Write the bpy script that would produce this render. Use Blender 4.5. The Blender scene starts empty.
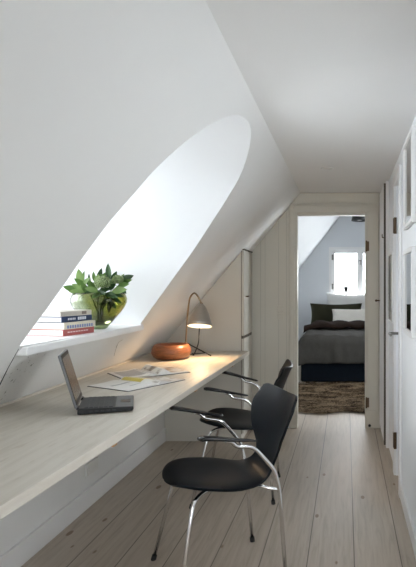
import bpy, bmesh, math, random
from mathutils import Vector, Matrix
random.seed(7)
SC = bpy.context.scene
COL = SC.collection
PI = math.pi

# ---------------------------------------------------------------- camera
F, VX, VY, EYE = 550.0, 346.0, 285.0, 1.27
cd = bpy.data.cameras.new('camera'); cam = bpy.data.objects.new('camera', cd); COL.objects.link(cam)
cam.location = (0, 0, EYE); cam.rotation_euler = (PI / 2, 0, 0)
cd.sensor_width = 36; cd.lens = 36 * F / 567
cd.shift_x = -(VX - 208) / 567; cd.shift_y = (VY - 283.5) / 567
cd.clip_start = .05
SC.camera = cam

def on_slope(px, py):
    """meeting point of a sight line with the sloping wall z = 2.569 + 1.2 x"""
    a, b = (px - VX), (VY - py)
    s = (1.2 * a - b) / (EYE - 2.569)
    return Vector((a / s, F / s, EYE + b / s))

# ---------------------------------------------------------------- helpers
def tag(o, label=None, cat=None, group=None, kind=None):
    if label: o['label'] = label
    if cat: o['category'] = cat
    if group: o['group'] = group
    if kind: o['kind'] = kind
    return o

def thing(name, label, cat, loc=(0, 0, 0), rz=0, group=None):
    o = bpy.data.objects.new(name, None); COL.objects.link(o)
    o.location = loc; o.rotation_euler = (0, 0, rz); o.empty_display_size = .05
    return tag(o, label, cat, group)

def spline(pts, n=8):
    P = [Vector(p) for p in pts]
    if len(P) < 3: return P
    P = [2 * P[0] - P[1]] + P + [2 * P[-1] - P[-2]]
    out = []
    for i in range(1, len(P) - 2):
        for k in range(n):
            t = k / n
            a, b, c, d = P[i - 1], P[i], P[i + 1], P[i + 2]
            out.append(.5 * ((2 * b) + (c - a) * t + (2 * a - 5 * b + 4 * c - d) * t * t + (3 * b - a - 3 * c + d) * t ** 3))
    out.append(P[-2]); return out

def fillet(pts, r=.03, n=6):
    """straight tube runs joined by rounded bends"""
    P = [Vector(p) for p in pts]; out = [P[0]]
    for i in range(1, len(P) - 1):
        a = (P[i - 1] - P[i]); b = (P[i + 1] - P[i])
        k = min(r, a.length * .45, b.length * .45)
        p0 = P[i] + a.normalized() * k; p1 = P[i] + b.normalized() * k
        for j in range(n + 1):
            t = j / n
            out.append((1 - t) ** 2 * p0 + 2 * t * (1 - t) * P[i] + t * t * p1)
    out.append(P[-1]); return out

class MB:
    def __init__(s): s.bm = bmesh.new(); s.M = Matrix.Identity(4)
    def v(s, p): return s.bm.verts.new(s.M @ Vector(p))
    def face(s, vs):
        try: return s.bm.faces.new(vs)
        except ValueError: return None
    def box(s, x0, x1, y0, y1, z0, z1):
        c = [s.v((x, y, z)) for z in (z0, z1) for y in (y0, y1) for x in (x0, x1)]
        for q in ((0, 2, 3, 1), (4, 5, 7, 6), (0, 1, 5, 4), (2, 6, 7, 3), (0, 4, 6, 2), (1, 3, 7, 5)):
            s.face([c[i] for i in q])
        return s
    def quad(s, *p): s.face([s.v(q) for q in p]); return s
    def prism(s, poly, axis, a, b):
        """polygon in the two other axes extruded along axis"""
        def mk(u, w, t): return {0: (t, u, w), 1: (u, t, w), 2: (u, w, t)}[axis]
        A = [s.v(mk(u, w, a)) for u, w in poly]; Bv = [s.v(mk(u, w, b)) for u, w in poly]
        n = len(poly); s.face(A); s.face(Bv[::-1])
        for i in range(n): s.face([A[i], A[(i + 1) % n], Bv[(i + 1) % n], Bv[i]])
        return s
    def grid(s, rows, closed=False):
        V = [[s.v(p) for p in r] for r in rows]
        for i in range(len(V) - 1):
            m = len(V[i])
            for j in range(m if closed else m - 1):
                s.face([V[i][j], V[i][(j + 1) % m], V[i + 1][(j + 1) % m], V[i + 1][j]])
        return V
    def tube(s, path, r, n=10, cap=True, flat=1.0, up=None):
        P = [Vector(p) for p in path]
        R = r if isinstance(r, (list, tuple)) else [r] * len(P)
        T = []
        for i in range(len(P)):
            t = P[min(i + 1, len(P) - 1)] - P[max(i - 1, 0)]
            T.append(t.normalized() if t.length > 1e-9 else Vector((0, 0, 1)))
        u = Vector(up) if up else (Vector((0, 0, 1)) if abs(T[0].z) < .9 else Vector((1, 0, 0)))
        u = (u - T[0] * u.dot(T[0])).normalized(); rows = []
        for i in range(len(P)):
            u = (u - T[i] * u.dot(T[i])).normalized(); w = T[i].cross(u)
            rows.append([P[i] + (w * math.cos(2 * PI * k / n) + u * flat * math.sin(2 * PI * k / n)) * R[i] for k in range(n)])
        V = s.grid(rows, True)
        if cap: s.face(V[0][::-1]); s.face(V[-1])
        return s
    def lathe(s, prof, n=40, c=(0, 0, 0), cap0=False, cap1=False):
        rows = [[(c[0] + r * math.cos(2 * PI * k / n), c[1] + r * math.sin(2 * PI * k / n), c[2] + z) for k in range(n)] for r, z in prof]
        V = s.grid(rows, True)
        if cap0: s.face(V[0][::-1])
        if cap1: s.face(V[-1])
        return s
    def ball(s, c, r, sc=(1, 1, 1), sub=1):
        m = s.M @ Matrix.Translation(c) @ Matrix.Diagonal((r * sc[0], r * sc[1], r * sc[2], 1))
        bmesh.ops.create_icosphere(s.bm, subdivisions=sub, radius=1, matrix=m); return s
    def obj(s, name, m, parent=None, smooth=False, bevel=0, solid=0, sub=0, weld=True, seg=2):
        if weld: bmesh.ops.remove_doubles(s.bm, verts=s.bm.verts, dist=1e-6)
        bmesh.ops.recalc_face_normals(s.bm, faces=s.bm.faces)
        me = bpy.data.meshes.new(name); s.bm.to_mesh(me); s.bm.free()
        me.materials.append(m)
        if smooth:
            for p in me.polygons: p.use_smooth = True
        o = bpy.data.objects.new(name, me); COL.objects.link(o)
        if parent: o.parent = parent
        if solid:
            md = o.modifiers.new('thickness', 'SOLIDIFY'); md.thickness = solid; md.offset = 0
        if bevel:
            md = o.modifiers.new('bevel', 'BEVEL'); md.width = bevel; md.segments = seg; md.limit_method = 'ANGLE'
        if sub:
            md = o.modifiers.new('sub', 'SUBSURF'); md.levels = sub; md.render_levels = sub
        return o

def st(o): o['kind'] = 'structure'; return o
def group_struct(name):
    o = bpy.data.objects.new(name, None); COL.objects.link(o); return st(o)

# ---------------------------------------------------------------- materials
class NT:
    def __init__(s, name):
        s.m = bpy.data.materials.new(name); s.m.use_nodes = True; s.t = s.m.node_tree
        s.t.nodes.clear(); s.out = s.t.nodes.new('ShaderNodeOutputMaterial')
    def n(s, typ, **kw):
        nd = s.t.nodes.new(typ)
        for k, v in kw.items():
            if k.startswith('i_'): nd.inputs[k[2:].replace('_', ' ')].default_value = v
            else: setattr(nd, k, v)
        return nd
    def l(s, a, b): s.t.links.new(a, b)
    def math(s, op, a, b=None, c=None):
        nd = s.n('ShaderNodeMath', operation=op)
        for i, x in enumerate((a, b, c)):
            if x is None: continue
            if isinstance(x, (int, float)): nd.inputs[i].default_value = x
            else: s.l(x, nd.inputs[i])
        return nd.outputs[0]
    def ramp(s, fac, stops):
        nd = s.n('ShaderNodeValToRGB'); e = nd.color_ramp.elements
        e[0].position, e[0].color = stops[0][0], (*stops[0][1], 1)
        e[1].position, e[1].color = stops[-1][0], (*stops[-1][1], 1)
        for p, c in stops[1:-1]: e.new(p).color = (*c, 1)
        s.l(fac, nd.inputs[0]); return nd.outputs[0]
    def mix(s, fac, a, b, mode='MIX'):
        nd = s.n('ShaderNodeMix', data_type='RGBA', blend_type=mode)
        for i, x in ((0, fac), (6, a), (7, b)):
            if isinstance(x, (int, float)): nd.inputs[i].default_value = x
            elif isinstance(x, tuple): nd.inputs[i].default_value = (*x, 1)
            else: s.l(x, nd.inputs[i])
        return nd.outputs[2]
    def coords(s, scale=(1, 1, 1), kind='Object', rot=(0, 0, 0)):
        tc = s.n('ShaderNodeTexCoord'); mp = s.n('ShaderNodeMapping')
        mp.inputs['Scale'].default_value = scale; mp.inputs['Rotation'].default_value = rot
        s.l(tc.outputs[kind], mp.inputs[0]); return mp.outputs[0]
    def noise(s, vec, scale=5, detail=3, rough=.5, dist=0):
        nd = s.n('ShaderNodeTexNoise'); nd.inputs['Scale'].default_value = scale
        nd.inputs['Detail'].default_value = detail; nd.inputs['Roughness'].default_value = rough
        nd.inputs['Distortion'].default_value = dist
        s.l(vec, nd.inputs['Vector']); return nd.outputs[0]
    def bump(s, h, strength=.2, dist=.002):
        nd = s.n('ShaderNodeBump'); nd.inputs['Strength'].default_value = strength
        nd.inputs['Distance'].default_value = dist; s.l(h, nd.inputs['Height']); return nd.outputs[0]
    def bsdf(s, color, rough=.5, metal=0, normal=None, **kw):
        p = s.n('ShaderNodeBsdfPrincipled')
        if isinstance(color, tuple): p.inputs['Base Color'].default_value = (*color, 1)
        else: s.l(color, p.inputs['Base Color'])
        if isinstance(rough, (int, float)): p.inputs['Roughness'].default_value = rough
        else: s.l(rough, p.inputs['Roughness'])
        p.inputs['Metallic'].default_value = metal
        for k, v in kw.items(): p.inputs[k.replace('_', ' ')].default_value = v
        if normal is not None: s.l(normal, p.inputs['Normal'])
        s.l(p.outputs[0], s.out.inputs['Surface']); s.p = p; return s.m

def paint(name, c, rough=.55, var=.03, scale=3, bump=.08, bscale=60, spec=.4):
    t = NT(name); v = t.coords()
    a = tuple(x * (1 - var) for x in c)
    col = t.ramp(t.noise(v, scale, 4), [(.3, a), (.7, c)])
    return t.bsdf(col, rough, normal=t.bump(t.noise(v, bscale, 3), bump, .002), Specular_IOR_Level=spec)

def metal(name, c, rough=.2, brushed=False):
    t = NT(name)
    if brushed:
        v = t.coords((4, 4, 160)); n = t.noise(v, 6, 3)
        r = t.math('MULTIPLY_ADD', n, .25, rough)
        return t.bsdf(t.ramp(n, [(.3, tuple(x * .85 for x in c)), (.7, c)]), r, 1)
    v = t.coords(); r = t.math('MULTIPLY_ADD', t.noise(v, 30, 2), .08, rough)
    return t.bsdf(c, r, 1)

def cloth(name, c, c2=None, scale=350, rough=.9, fold=None):
    t = NT(name); v = t.coords()
    c2 = c2 or tuple(x * .75 for x in c)
    n1 = t.noise(v, scale, 2); n2 = t.noise(v, 9, 3)
    col = t.mix(.35, t.ramp(n1, [(.35, c2), (.65, c)]), t.ramp(n2, [(.3, c2), (.7, c)]))
    h = t.math('ADD', n1, t.math('MULTIPLY', t.noise(v, fold or 8, 4), 3))
    return t.bsdf(col, rough, normal=t.bump(h, .5, .006), Specular_IOR_Level=.08)

M = {}
M['wall'] = paint('white_plaster', (.86, .88, .905), .7, .025, 2)
M['ceil'] = paint('white_ceiling_paint', (.82, .82, .82), .7, .02, 2)
M['reveal'] = paint('white_reveal_paint', (.76, .77, .785), .7, .01, 2)
M['cream'] = paint('cream_gloss_paint', (.60, .565, .49), .4, .03, 4, .04, 25)
M['creamwall'] = paint('cream_panelled_wall_paint', (.59, .56, .49), .5, .03, 3, .05, 30)
M['lowwall'] = paint('grey_white_wall_paint', (.80, .80, .79), .55)
M['trim'] = paint('white_trim_paint', (.80, .80, .80), .4, .02, 4, .04, 30)
M['cab'] = paint('off_white_cabinet_lacquer', (.58, .555, .50), .75, .015, 4, .02, 30, spec=.2)
M['blue'] = paint('pale_blue_wall_paint', (.69, .715, .745), .7, .02, 2)
M['sill'] = paint('white_sill_paint', (.84, .84, .84), .35, .02, 5, .03, 30)
M['browngap'] = paint('dark_brown_gap', (.10, .085, .065), .6)
M['dark'] = paint('dark_gap_paint', (.03, .028, .025), .7, .1)
M['black'] = paint('black_rubber', (.012, .012, .013), .6, .1)
M['blackmetal'] = paint('black_lacquered_metal', (.006, .006, .007), .45, .1)
M['bronze'] = metal('dark_bronze', (.13, .09, .06), .4)
M['chrome'] = metal('polished_chrome', (.82, .82, .83), .1)
M['steel'] = metal('brushed_steel', (.48, .44, .39), .24, True)
M['brass'] = metal('aged_brass_tube', (.36, .28, .19), .3)
M['handle'] = metal('satin_nickel', (.20, .195, .185), .35)
M['blackpad'] = paint('black_armrest_lacquer', (.008, .008, .009), .22, .1)
M['plastic_white'] = paint('white_plastic', (.75, .74, .71), .35, .02)

def mk_slope():
    t = NT('sloping_wall_plaster'); v = t.coords()
    c = t.ramp(t.noise(v, 2, 4), [(.3, (.79, .79, .785)), (.7, (.815, .815, .81))])
    # scuffed patch of plaster below the window niche
    tc = t.n('ShaderNodeTexCoord'); d = t.n('ShaderNodeVectorMath', operation='DISTANCE')
    t.l(tc.outputs['Object'], d.inputs[0]); d.inputs[1].default_value = (-1.42, 2.33, .86)
    near = t.math('SUBTRACT', 1.0, t.math('MULTIPLY', d.outputs[1], 4.5)); near = t.math('MAXIMUM', near, 0)
    sp = t.ramp(t.noise(v, 55, 2, .6), [(.64, (0, 0, 0)), (.69, (1, 1, 1))])
    f = t.math('MULTIPLY', near, sp); f = t.math('MINIMUM', t.math('MULTIPLY', f, 1.3), .8)
    c = t.mix(f, c, (.22, .21, .19))
    return t.bsdf(c, .7, normal=t.bump(t.noise(v, 60, 3), .08, .002))
M['slope'] = mk_slope()

def mk_floor():
    t = NT('wide_limed_pine_boards')
    tc = t.n('ShaderNodeTexCoord'); sp = t.n('ShaderNodeSeparateXYZ'); t.l(tc.outputs['Object'], sp.inputs[0])
    bx = t.math('DIVIDE', t.math('SUBTRACT', sp.outputs[0], .038), .216)
    idx = t.math('FLOOR', bx); fr = t.math('FRACT', bx)
    wn = t.n('ShaderNodeTexWhiteNoise', noise_dimensions='1D'); t.l(idx, wn.inputs['W'])
    cb = t.n('ShaderNodeCombineXYZ'); t.l(sp.outputs[0], cb.inputs[0])
    t.l(t.math('ADD', sp.outputs[1], t.math('MULTIPLY', wn.outputs[0], 7.0)), cb.inputs[1]); t.l(sp.outputs[2], cb.inputs[2])
    mp = t.n('ShaderNodeMapping'); mp.inputs['Scale'].default_value = (14, .9, 1); t.l(cb.outputs[0], mp.inputs[0])
    gr = t.noise(mp.outputs[0], 3, 6, .6, .6)
    base = t.ramp(gr, [(.25, (.36, .305, .245)), (.5, (.49, .425, .355)), (.8, (.58, .52, .45))])
    tint = t.ramp(wn.outputs[0], [(0, (.86, .84, .82)), (1, (1.0, 1.0, 1.0))])
    base = t.mix(1.0, base, tint, 'MULTIPLY')
    mp2 = t.n('ShaderNodeMapping'); mp2.inputs['Scale'].default_value = (1, .42, 1); t.l(cb.outputs[0], mp2.inputs[0])
    vo = t.n('ShaderNodeTexVoronoi'); vo.inputs['Scale'].default_value = 8.5; t.l(mp2.outputs[0], vo.inputs['Vector'])
    rnd = t.n('ShaderNodeSeparateColor'); t.l(vo.outputs['Color'], rnd.inputs[0])
    lim = t.math('MULTIPLY', t.math('POWER', rnd.outputs[0], .9), .145)
    kn = t.math('MINIMUM', t.math('MAXIMUM', t.math('MULTIPLY', t.math('SUBTRACT', lim, vo.outputs['Distance']), 30), 0), .85)
    base = t.mix(kn, base, (.17, .10, .055))
    edge = t.math('MINIMUM', fr, t.math('SUBTRACT', 1.0, fr))
    seam = t.math('LESS_THAN', edge, .011)
    base = t.mix(t.math('MULTIPLY', seam, .8), base, (.06, .05, .04))
    h = t.math('SUBTRACT', t.math('MULTIPLY', gr, .25), seam)
    return t.bsdf(base, t.math('MULTIPLY_ADD', gr, .2, .34), normal=t.bump(h, .35, .003))
M['floor'] = mk_floor()

def mk_desk():
    t = NT('pale_whitewashed_spruce')
    v = t.coords((10, .8, 10)); gr = t.noise(v, 3, 6, .6, .8)
    c = t.ramp(gr, [(.25, (.47, .43, .36)), (.5, (.56, .52, .45)), (.8, (.62, .585, .52))])
    v2 = t.coords((26, 5, 26)); st_ = t.ramp(t.noise(v2, 1.2, 2, .6), [(.62, (0, 0, 0)), (.70, (1, 1, 1))])
    sc = t.n('ShaderNodeSeparateColor'); t.l(st_, sc.inputs[0])
    c = t.mix(t.math('MULTIPLY', sc.outputs[0], .35), c, (.36, .29, .21))
    return t.bsdf(c, .5, normal=t.bump(gr, .1, .002))
M['desk'] = mk_desk()

def wood(name, c1, c2, scale=(3, 3, 14), rough=.35):
    t = NT(name); v = t.coords(scale); g = t.noise(v, 5, 5, .6, 1.2)
    return t.bsdf(t.ramp(g, [(.3, c1), (.7, c2)]), rough, normal=t.bump(g, .1, .001))
M['bowl'] = wood('reddish_turned_wood', (.10, .030, .011), (.30, .115, .048), (3, 3, 22))
M['knot'] = wood('raw_pine_batten', (.35, .19, .08), (.55, .34, .16))

def mk_shell():
    t = NT('black_stained_ash_veneer'); v = t.coords((6, 120, 6)); g = t.noise(v, 2, 3)
    return t.bsdf(t.ramp(g, [(.3, (.002, .0035, .0055)), (.7, (.004, .0065, .010))]), .42, normal=t.bump(g, .06, .0005), Specular_IOR_Level=.14)
M['shell'] = mk_shell()

def mk_glass(name, c=(1, 1, 1), ior=1.45):
    t = NT(name)
    tr = t.n('ShaderNodeBsdfTransparent'); tr.inputs[0].default_value = (*c, 1)
    gl = t.n('ShaderNodeBsdfGlossy'); gl.inputs['Roughness'].default_value = .02
    fr = t.n('ShaderNodeFresnel'); fr.inputs['IOR'].default_value = ior
    mx = t.n('ShaderNodeMixShader'); t.l(fr.outputs[0], mx.inputs[0]); t.l(tr.outputs[0], mx.inputs[1]); t.l(gl.outputs[0], mx.inputs[2])
    t.l(mx.outputs[0], t.out.inputs[0]); return t.m
M['pane'] = mk_glass('window_glass')
M['glazing'] = mk_glass('anti_reflective_picture_glass', (1, 1, 1), 1.12)

def mk_vase():
    t = NT('green_blown_glass'); tc = t.n('ShaderNodeTexCoord'); sp = t.n('ShaderNodeSeparateXYZ'); t.l(tc.outputs['Object'], sp.inputs[0])
    n = t.noise(tc.outputs['Object'], 9, 2)
    side = t.math('ADD', t.math('MULTIPLY', sp.outputs[0], 3.2), n)                      # streaked glass: pale on one side, olive on the other
    c = t.ramp(side, [(.15, (.66, .70, .56)), (.42, (.36, .42, .27)), (.62, (.28, .30, .10)), (.9, (.46, .44, .10))])
    low = t.math('MINIMUM', t.math('MAXIMUM', t.math('SUBTRACT', 1.0, t.math('DIVIDE', sp.outputs[2], .10)), 0), 1)
    c = t.mix(t.math('MULTIPLY', low, .8), c, (.05, .085, .05))                           # dark green glass foot
    return t.bsdf(c, .02, Transmission_Weight=1.0, IOR=1.38)
M['vase'] = mk_vase()

def mk_leaf(name, a, b):
    t = NT(name); v = t.coords(); n = t.noise(v, 18, 3)
    m = t.bsdf(t.ramp(n, [(.3, a), (.7, b)]), .5, Specular_IOR_Level=.25)
    p = t.p; tl = t.n('ShaderNodeBsdfTranslucent'); tl.inputs[0].default_value = (*[min(1, x * 1.6) for x in b], 1)
    mx = t.n('ShaderNodeMixShader'); mx.inputs[0].default_value = .3
    t.l(p.outputs[0], mx.inputs[1]); t.l(tl.outputs[0], mx.inputs[2]); t.l(mx.outputs[0], t.out.inputs[0]); return m
M['leaf'] = mk_leaf('mid_green_leaf', (.035, .085, .016), (.09, .165, .038))
M['leafdark'] = mk_leaf('dark_green_leaf', (.012, .036, .010), (.03, .07, .02))
M['leafpale'] = mk_leaf('pale_green_leaf', (.095, .17, .045), (.19, .28, .10))
M['floret'] = mk_leaf('pale_green_floret', (.15, .22, .09), (.33, .40, .21))
M['stem'] = mk_leaf('green_stalk', (.10, .16, .05), (.16, .24, .08))

def emit(name, c, s):
    t = NT(name); e = t.n('ShaderNodeEmission'); e.inputs[0].default_value = (*c, 1); e.inputs[1].default_value = s
    t.l(e.outputs[0], t.out.inputs[0]); return t.m
M['bulb'] = emit('warm_lamp_bulb', (1, .78, .52), 7)
def mk_print():
    t = NT('faded_photograph_print'); v = t.coords((1, 1, 1)); n = t.noise(v, 3.2, 4)
    return t.bsdf(t.ramp(n, [(.3, (.36, .37, .37)), (.5, (.50, .51, .50)), (.7, (.64, .64, .63))]), .3)
M['print'] = mk_print()
M['paper'] = paint('white_paper', (.78, .77, .74), .7, .04, 20)
M['pages'] = paint('book_pages', (.85, .84, .80), .8, .05, 60)
def mk_mag(name, lo, hi, scale):
    t = NT(name); v = t.coords(); n = t.noise(v, scale, 2)
    return t.bsdf(t.ramp(n, [(.35, lo), (.5, hi), (.62, (.75, .74, .70))]), .35)
M['dark_print_and_shade'] = mk_mag('printed_page_dark_and_shade', (.05, .05, .05), (.30, .27, .24), 11)
M['photo_brown'] = mk_mag('printed_page_brown', (.16, .11, .08), (.44, .35, .28), 9)
M['yellow'] = paint('printed_yellow', (.62, .50, .10), .4, .1, 20)
M['grey_print'] = paint('printed_grey_text', (.42, .42, .42), .5, .2, 80)

# ================================================================= THE SETTING
FAR = 4.885; ENDY = 4.47; BACK = -2.3; RW = .335; CZ = 2.085; JX = -.4035
BY0, BY1, BXL, BXR, BCZ = FAR + .06, 9.0, -.98, 2.0, 2.42      # bedroom

b = MB(); b.box(-1.75, RW + .1, BACK - .1, 5.0, -.06, 0); b.box(-1.2, BXR + .1, 5.0, BY1 + .1, -.06, 0)
st(b.obj('floor', M['floor']))
b = MB(); b.box(JX, RW + .1, BACK - .1, FAR + .12, CZ, CZ + .06); st(b.obj('ceiling', M['ceil']))
# sloping wall with the arched opening
CONT = [(19.6, 346), (29.2, 332.5), (50.4, 303.7), (67.3, 280), (82.7, 257.7), (107.7, 224), (119.6, 210), (133, 194.6), (154.2, 170.3),
        (173.5, 151.8), (190, 138.0), (203, 129), (212, 123.3), (224.2, 117.7), (233.8, 115.2), (241.5, 116.2), (247.3, 120.4), (250.3, 127), (250.9, 136.5),
        (248.8, 150), (244.4, 165.4), (238.3, 179.5), (230, 193.5), (221.3, 207.5), (207, 229.5), (193.5, 250), (177.7, 272), (160.4, 296), (143.5, 319.5), (138.5, 326.3)]
cp = [on_slope(*p) for p in CONT]
cp_s = spline(cp, 4)
sl = lambda x: 2.569 + 1.2 * x
b = MB()
def addloop(pts):
    vs = [b.bm.verts.new(p) for p in pts]
    return [b.bm.edges.new((vs[i], vs[(i + 1) % len(vs)])) for i in range(len(vs))]
ed = addloop([(JX + .03, BACK, sl(JX + .03)), (JX + .03, FAR + .1, sl(JX + .03)), (-1.63, FAR + .1, sl(-1.63)), (-1.63, BACK, sl(-1.63))]) + addloop(cp_s)
SKY = [(-1.6, -1.22), (-.8, -1.22), (-.8, -.62), (-1.6, -.62)]
ed += addloop([(x, y, sl(x)) for y, x in SKY])
bmesh.ops.triangle_fill(b.bm, edges=ed, use_beauty=True)
st(b.obj('wall_left', M['slope'], weld=False))

# dormer niche: reveal, sill, arched window
NX = -2.2; SZ = 1.022
win1 = group_struct('window_1')
outl = [Vector((NX, p.y, p.z)) for p in cp_s]
b = MB(); b.grid([cp_s, outl]); b.obj('reveal', M['reveal'], win1, smooth=True)
ymid = sum(p.y for p in outl) / len(outl); zmid = 1.45
ins = [Vector((NX, ymid + (p.y - ymid) * .9, zmid + (p.z - zmid) * .9)) for p in outl]
b = MB()
r0 = [p + Vector((.0, 0, 0)) for p in outl]; r1 = ins
b.grid([r0 + r0[:1], r1 + r1[:1], [p - Vector((.05, 0, 0)) for p in r1 + r1[:1]], [p - Vector((.05, 0, 0)) for p in r0 + r0[:1]]])
b.obj('window_frame', M['trim'], win1)
b = MB(); b.box(NX - .045, NX - .005, ymid - .025, ymid + .025, 1.02, max(p.z for p in ins)); b.obj('mullion', M['trim'], win1)
b = MB(); b.face([b.v(p - Vector((.03, 0, 0))) for p in ins]); b.obj('pane', M['pane'], win1)
y0s, y1s = 2.195, 3.462
b = MB(); b.box(NX, -1.272, y0s, y1s, SZ - .036, SZ); b.obj('sill', M['sill'], win1, bevel=.005)

# unseen roof window added in the slope behind the camera, brightens the right wall
w6 = group_struct('added_window_roof')
SM = Matrix(((0, .640, -.768, -.92), (1, 0, 0, -1.2), (0, .768, .640, sl(-.92)), (0, 0, 0, 1)))
hu, hv = .4, .30 / .640
b = MB(); b.M = SM
b.box(-hu, -hu + .05, -hv, hv, -.005, .07); b.box(hu - .05, hu, -hv, hv, -.005, .07); b.box(-hu + .05, hu - .05, -hv, -hv + .05, -.005, .07); b.box(-hu + .05, hu - .05, hv - .05, hv, -.005, .07); b.box(-.03, .03, -hv + .05, hv - .05, -.005, .07)
b.obj('window_frame', M['trim'], w6)
b = MB(); b.M = SM; b.quad((-hu + .05, -hv + .05, .04), (hu - .05, -hv + .05, .04), (hu - .05, hv - .05, .04), (-hu + .05, hv - .05, .04)); b.obj('pane', M['pane'], w6)

# plaster seam and cracks on the sloping wall below the sill
def on_sl(px, py, off=.0015):
    p = on_slope(px, py); return p + Vector((.768, 0, -.64)) * off
b = MB(); b.tube([on_sl(18.5, 349, 0), on_sl(8, 368, 0), (on_sl(0.5, 383, 0))], [.0012, .0018, .003], 6); b.tube([on_sl(0.5, 383, 0), on_sl(-8, 398, 0)], .003, 6)
st(b.obj('trim_1', M['dark']))
M['crack'] = paint('grey_plaster_crack', (.42, .40, .37), .8)
b = MB(); b.tube(spline([on_sl(114, 356, 0), on_sl(115.5, 350, 0), on_sl(117.5, 344.5, 0), on_sl(116, 347.5, 0), on_sl(119, 342, 0), on_sl(123, 339.5, 0)], 5), .0016, 5)
st(b.obj('trim_2', M['crack']))

# low wall below the desk
b = MB(); b.box(-1.75, -1.48, BACK, FAR, 0, .70); st(b.obj('wall_left_low', M['lowwall']))
b = MB(); b.box(-1.478, -1.463, BACK, ENDY - .004, 0.001, .11); st(b.obj('baseboard_left', M['trim'], bevel=.003))
# far wall around the bedroom door
DX0, DX1, DZ = -.438, .178, 1.897
b = MB(); b.box(-1.75, DX0, FAR, FAR + .06, 0, 2.3); b.box(DX1, RW + .02, FAR, FAR + .06, 0, 2.3); b.box(DX0, DX1, FAR, FAR + .06, DZ, 2.3)
st(b.obj('wall_far', M['creamwall']))
# right wall, near wall
LY0, LY1 = 3.335, 3.665       # the little door in the right wall
RY0, RY1, RZ0, RZ1 = 1.75, 2.37, 1.12, 1.42
b = MB(); b.box(RW, RW + .1, BACK, RY0, 0, CZ); b.box(RW, RW + .1, RY1, LY0, 0, CZ); b.box(RW, RW + .1, RY0, RY1, 0, RZ0); b.box(RW, RW + .1, RY0, RY1, RZ1, CZ); b.box(RW, RW + .1, LY1, FAR + .1, 0, CZ); b.box(RW, RW + .1, LY0, LY1, 1.93, CZ)
st(b.obj('wall_right', M['wall']))
b = MB(); b.box(RW - .014, RW - .001, -2.2, LY0 - .07, .001, .085); st(b.obj('baseboard_right', M['trim'], bevel=.003))
WX0, WX1, WZ0, WZ1 = -.75, .25, .35, 1.98
b = MB()
b.box(-1.75, WX0, BACK - .1, BACK, 0, 2.3); b.box(WX1, RW + .1, BACK - .1, BACK, 0, 2.3); b.box(WX0, WX1, BACK - .1, BACK, 0, WZ0); b.box(WX0, WX1, BACK - .1, BACK, WZ1, 2.3)
st(b.obj('wall_near', M['wall']))

def casement(name, axis, plane, u0, u1, z0, z1, depth=.05, mull=True, fw=.05):
    w = group_struct(name)
    def bx(bb, a0, a1, c0, c1, d0, d1):
        if axis == 1: bb.box(a0, a1, plane + d0, plane + d1, c0, c1)
        else: bb.box(plane + d0, plane + d1, a0, a1, c0, c1)
    bb = MB()
    bx(bb, u0, u0 + fw, z0, z1, 0, depth); bx(bb, u1 - fw, u1, z0, z1, 0, depth)
    bx(bb, u0 + fw, u1 - fw, z0, z0 + fw, 0, depth); bx(bb, u0 + fw, u1 - fw, z1 - fw, z1, 0, depth)
    bb.obj('window_frame', M['trim'], w, bevel=.003)
    if mull:
        um = (u0 + u1) / 2; bb = MB(); bx(bb, um - .05, um + .05, z0 + fw, z1 - fw, 0, depth); bb.obj('mullion', M['trim'], w, bevel=.003)
    bb = MB(); q = plane + depth * .5
    c = [(u0 + fw, z0 + fw), (u1 - fw, z0 + fw), (u1 - fw, z1 - fw), (u0 + fw, z1 - fw)]
    bb.quad(*[((a, q, h) if axis == 1 else (q, a, h)) for a, h in c]); bb.obj('pane', M['pane'], w)
    return w
casement('added_window_near', 1, BACK - .08, WX0, WX1, WZ0, WZ1)  # unseen window added behind the camera to bring in daylight

casement('added_window_right', 0, RW + .03, RY0, RY1, RZ0, RZ1, .05, False, .03)  # unseen slit window, added to brighten the sloping wall
# bedroom shell
b = MB()
BW0, BW1, BWZ0, BWZ1 = -.235, .70, 1.045, 1.845
b.box(BXL - .6, BW0, BY1, BY1 + .1, 0, BCZ + .1); b.box(BW1, BXR + .1, BY1, BY1 + .1, 0, BCZ + .1)
b.box(BW0, BW1, BY1, BY1 + .1, 0, BWZ0); b.box(BW0, BW1, BY1, BY1 + .1, BWZ1, BCZ + .1)
st(b.obj('wall_bedroom_far', M['blue']))
b = MB(); b.box(BXR, BXR + .1, BY0, 5.6, 0, BCZ + .1); b.box(BXR, BXR + .1, 6.9, BY1, 0, BCZ + .1); b.box(BXR, BXR + .1, 5.6, 6.9, 0, .6); b.box(BXR, BXR + .1, 5.6, 6.9, 2.1, BCZ + .1)
st(b.obj('wall_bedroom_right', M['blue']))
casement('added_window_bedroom', 0, BXR + .03, 5.6, 6.9, .6, 2.1)  # unseen side window, added to light the bedroom
sb = lambda x: 2.53 + 1.30 * x
bx_l = BXL
b = MB(); b.prism([(-.085 + .0, BCZ), (bx_l, sb(bx_l)), (bx_l, 0), (bx_l - .1, 0), (bx_l - .1, sb(bx_l) + .05), (-.085, BCZ + .1)], 1, BY0, BY1)
st(b.obj('wall_bedroom_left', M['reveal']))
b = MB(); b.box(-.085, BXR, BY0, BY1, BCZ, BCZ + .06); st(b.obj('ceiling_bedroom', M['reveal']))
b = MB(); b.box(RW + .02, BXR + .1, FAR + .02, BY0, 0, BCZ + .1); b.box(-1.75, RW + .02, FAR + .002, BY0 - .001, 2.3, BCZ + .1); st(b.obj('wall_bedroom_near', M['blue']))
w3 = casement('window_3', 1, BY1 + .02, BW0, BW1, BWZ0, BWZ1, .05, True, .055)
b = MB()
b.box(BW0 - .045, BW0, BY1 - .018, BY1 - .001, BWZ0 - .03, BWZ1 + .045); b.box(BW1, BW1 + .045, BY1 - .018, BY1 - .001, BWZ0 - .03, BWZ1 + .045)
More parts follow.
